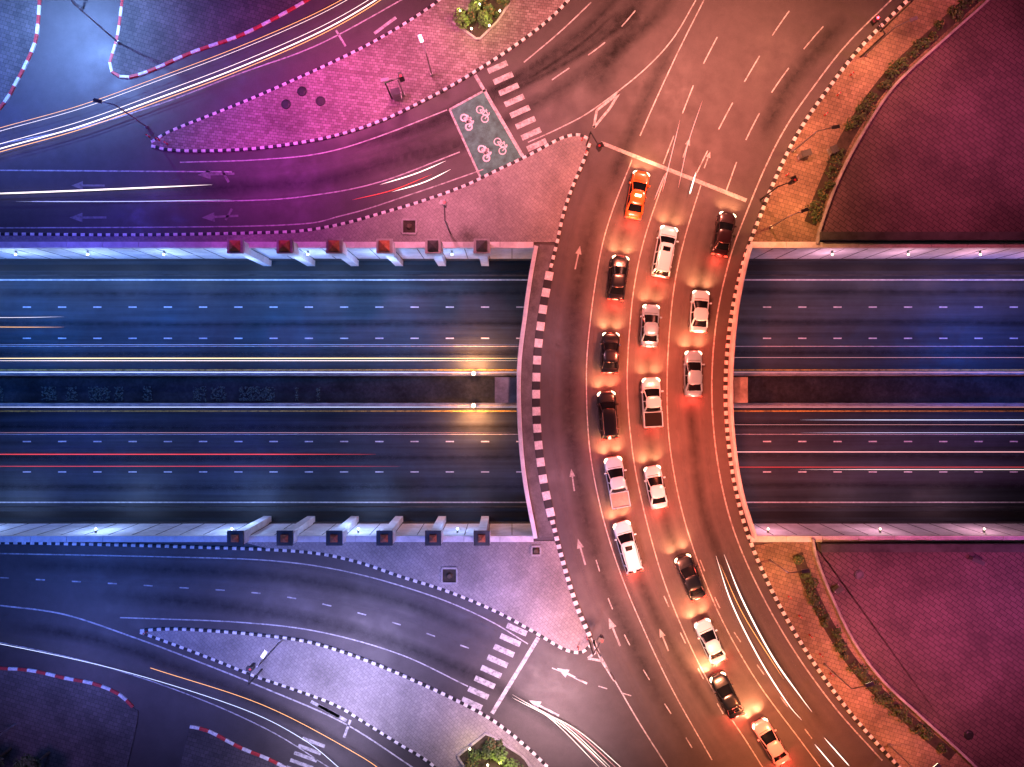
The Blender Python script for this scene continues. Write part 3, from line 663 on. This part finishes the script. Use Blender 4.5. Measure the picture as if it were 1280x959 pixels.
    if paintm is P_OR:
        g=G(); g.box(-.3,.3,-.12*h-.1,-.12*h+.1,zt,zt+.17); g.obj('roof_sign',E_HEAD,r)
    a=-math.radians(ang); fx,fy=-math.sin(a),math.cos(a)
    for s in (-.6,.6):
        ox,oy=x+fx*(h+.12)+fy*s,y+fy*(h+.12)-fx*s
        light('SPOT',ox,oy,.75,(1,.36,.15),1000*bright,.08,(ox+fx*2.6,oy+fy*2.6,0),130)
    light('POINT',x-fx*(h+.4),y-fy*(h+.4),.8,(1,.06,.035),(420*bright if kind!='pickup' else 260),.15)
cars=[(797,243,62,11,'sedan',P_OR,'orange taxi with lights on crossing the bridge',.9),(831,314,66,11,'suv',P_WH,'white sport utility vehicle with dark sunroof',1),(905,292,57,12,'sedan',P_MR,'dark maroon saloon near the kerb',.7),
(773,347,58,7,'sedan',P_BK,'black saloon waiting on the bridge',1.2),(875,389,54,4,'sedan',P_WH,'white saloon beside the outer lane line',1),(813,407,55,3,'sedan',P_SV,'silver saloon waiting on the bridge',1),
(763,441,53,2,'sedan',P_BK,'black hatchback waiting on the bridge',1.3),(867,467,59,0,'sedan',P_SV,'silver saloon with brake lights glowing',1.4),(815,503,64,-3,'pickup',P_WH,'white pickup with empty dark cargo bed',1),
(760,519,62,-5,'suv',P_BK,'black sport utility vehicle in the queue',1.2),(771,603,66,-10,'pickup',P_WH,'white pickup with warm headlights',1.3),(820,609,55,-11,'sedan',P_WH,'white saloon in the middle lane',1),
(785,684,67,-16,'suv',P_WH,'white sport utility vehicle with dark glass',1),(863,722,59,-22,'sedan',P_BK,'black saloon in the curving queue',.9),(888,802,57,-24,'sedan',P_WH,'white saloon with glowing headlights',1.2),
(909,870,60,-27,'sedan',P_BK,'black saloon with bright headlights',1.8),(964,928,62,-31,'sedan',P_PK,'pale saloon with reddish light put into its paint',1.4)]
for c in cars: car(*c)

# ---------------------------------------------------------------- added coloured spots without posts, for the colour wash
def wash_spot(px,py,h,c,p,sp=134,r=.8):
    x,y=W(px,py); light('SPOT',x,y,h,c,p,r,(x,y,0),sp)
for a in [(-60,120,14,(.1,.17,1),12000),(60,60,12,(.13,.27,1),8500),(250,40,13,(.35,.16,1),6500),(120,250,13,(.13,.09,1),8000),(330,190,12,(.8,.08,.8),9500),(430,110,11,(1,.12,.5),12000),
 (520,60,11,(1,.24,.4),10500),(540,250,11,(1,.27,.42),8500),(640,170,12,(1,.3,.37),9000),(720,60,14,(1,.3,.26),18000),(870,60,14,(1,.29,.21),26000),(1010,30,13,(1,.29,.17),14000),(900,180,12,(1,.23,.16),20000),
 (1180,90,14,(.9,.13,.26),9000),(1180,230,12,(.9,.13,.22),4500),(1270,150,13,(.7,.13,.38),5500),(1100,740,12,(.9,.15,.34),8000),(1200,830,14,(.9,.15,.34),12000),(1290,740,12,(.6,.13,.5),6500),
 (790,290,11,(1,.2,.12),16000),(690,430,9,(1,.4,.55),3600),(830,440,11,(1,.15,.08),19000),(870,580,11,(1,.16,.09),16000),(700,600,9,(1,.38,.55),3600),(820,690,11,(1,.25,.16),16000),(760,790,12,(.95,.34,.3),13000),(900,850,11,(1,.3,.15),17000),(1000,930,11,(1,.23,.08),14000),
 (690,890,10,(1,.58,.66),16000),(590,800,12,(.5,.4,1),6500),(640,730,12,(.55,.4,1),6000),(450,830,10,(.62,.52,1),10500),(330,800,11,(.38,.36,1),7000),(470,720,13,(.08,.19,1),5000),(250,710,13,(.04,.17,1),4800),(60,720,13,(.07,.19,1),7000),
 (100,800,11,(.18,.26,1),5600),(60,900,12,(.3,.14,.55),3000),(420,930,9,(.7,.58,1),5500),(230,880,11,(.24,.24,1),3400)]: wash_spot(*a)
for px,c,p in ((-60,(.01,.2,1),7000),(120,(.01,.2,1),5600),(300,(.01,.22,1),5400),(470,(.02,.26,.9),4800),(590,(.04,.2,.5),2200)): 
    x,y=W(px,395); light('SPOT',x,y,3,c,p,.8,(x,y,ZF),125)  # added spots tinting the highway, no lamp stands there
for px,c,p in ((0,(.04,.12,1),2600),(250,(.08,.09,.9),1600),(480,(.3,.08,.4),800)):
    x,y=W(px,570); light('SPOT',x,y,3,c,p,.8,(x,y,ZF),125)
for px,py,c,p in ((1000,400,(.38,.28,.55),1900),(1150,400,(.16,.22,.7),1900),(1300,420,(.02,.16,1),7500),(1000,570,(.8,.2,.3),1500),(1200,570,(.45,.2,.5),1400)):
    x,y=W(px,py); light('SPOT',x,y,3,c,p,.8,(x,y,ZF),130)

# ---------------------------------------------------------------- world, sun, camera
w=bpy.data.worlds.new('World');sc.world=w;w.use_nodes=True;nt=w.node_tree
sky=nt.nodes.new('ShaderNodeTexSky');sky.sky_type='NISHITA';sky.sun_disc=False;sky.sun_elevation=math.radians(1.5);sky.sun_rotation=math.radians(90)
nt.links.new(sky.outputs[0],nt.nodes['Background'].inputs[0]);nt.nodes['Background'].inputs[1].default_value=.01
s=bpy.data.lights.new('sun','SUN');s.energy=.01;s.angle=math.radians(5);s.color=(.5,.6,1);so=bpy.data.objects.new('sun',s);col.objects.link(so);so.rotation_euler=(math.radians(50),0,math.radians(-60))
cam=bpy.data.cameras.new('camera');co=bpy.data.objects.new('camera',cam);col.objects.link(co);co.location=(0,0,H);cam.sensor_width=36;cam.lens=36*H/(1280*S);cam.clip_end=3000;sc.camera=co
sc.view_settings.view_transform='Standard';sc.view_settings.look='None';sc.view_settings.exposure=0
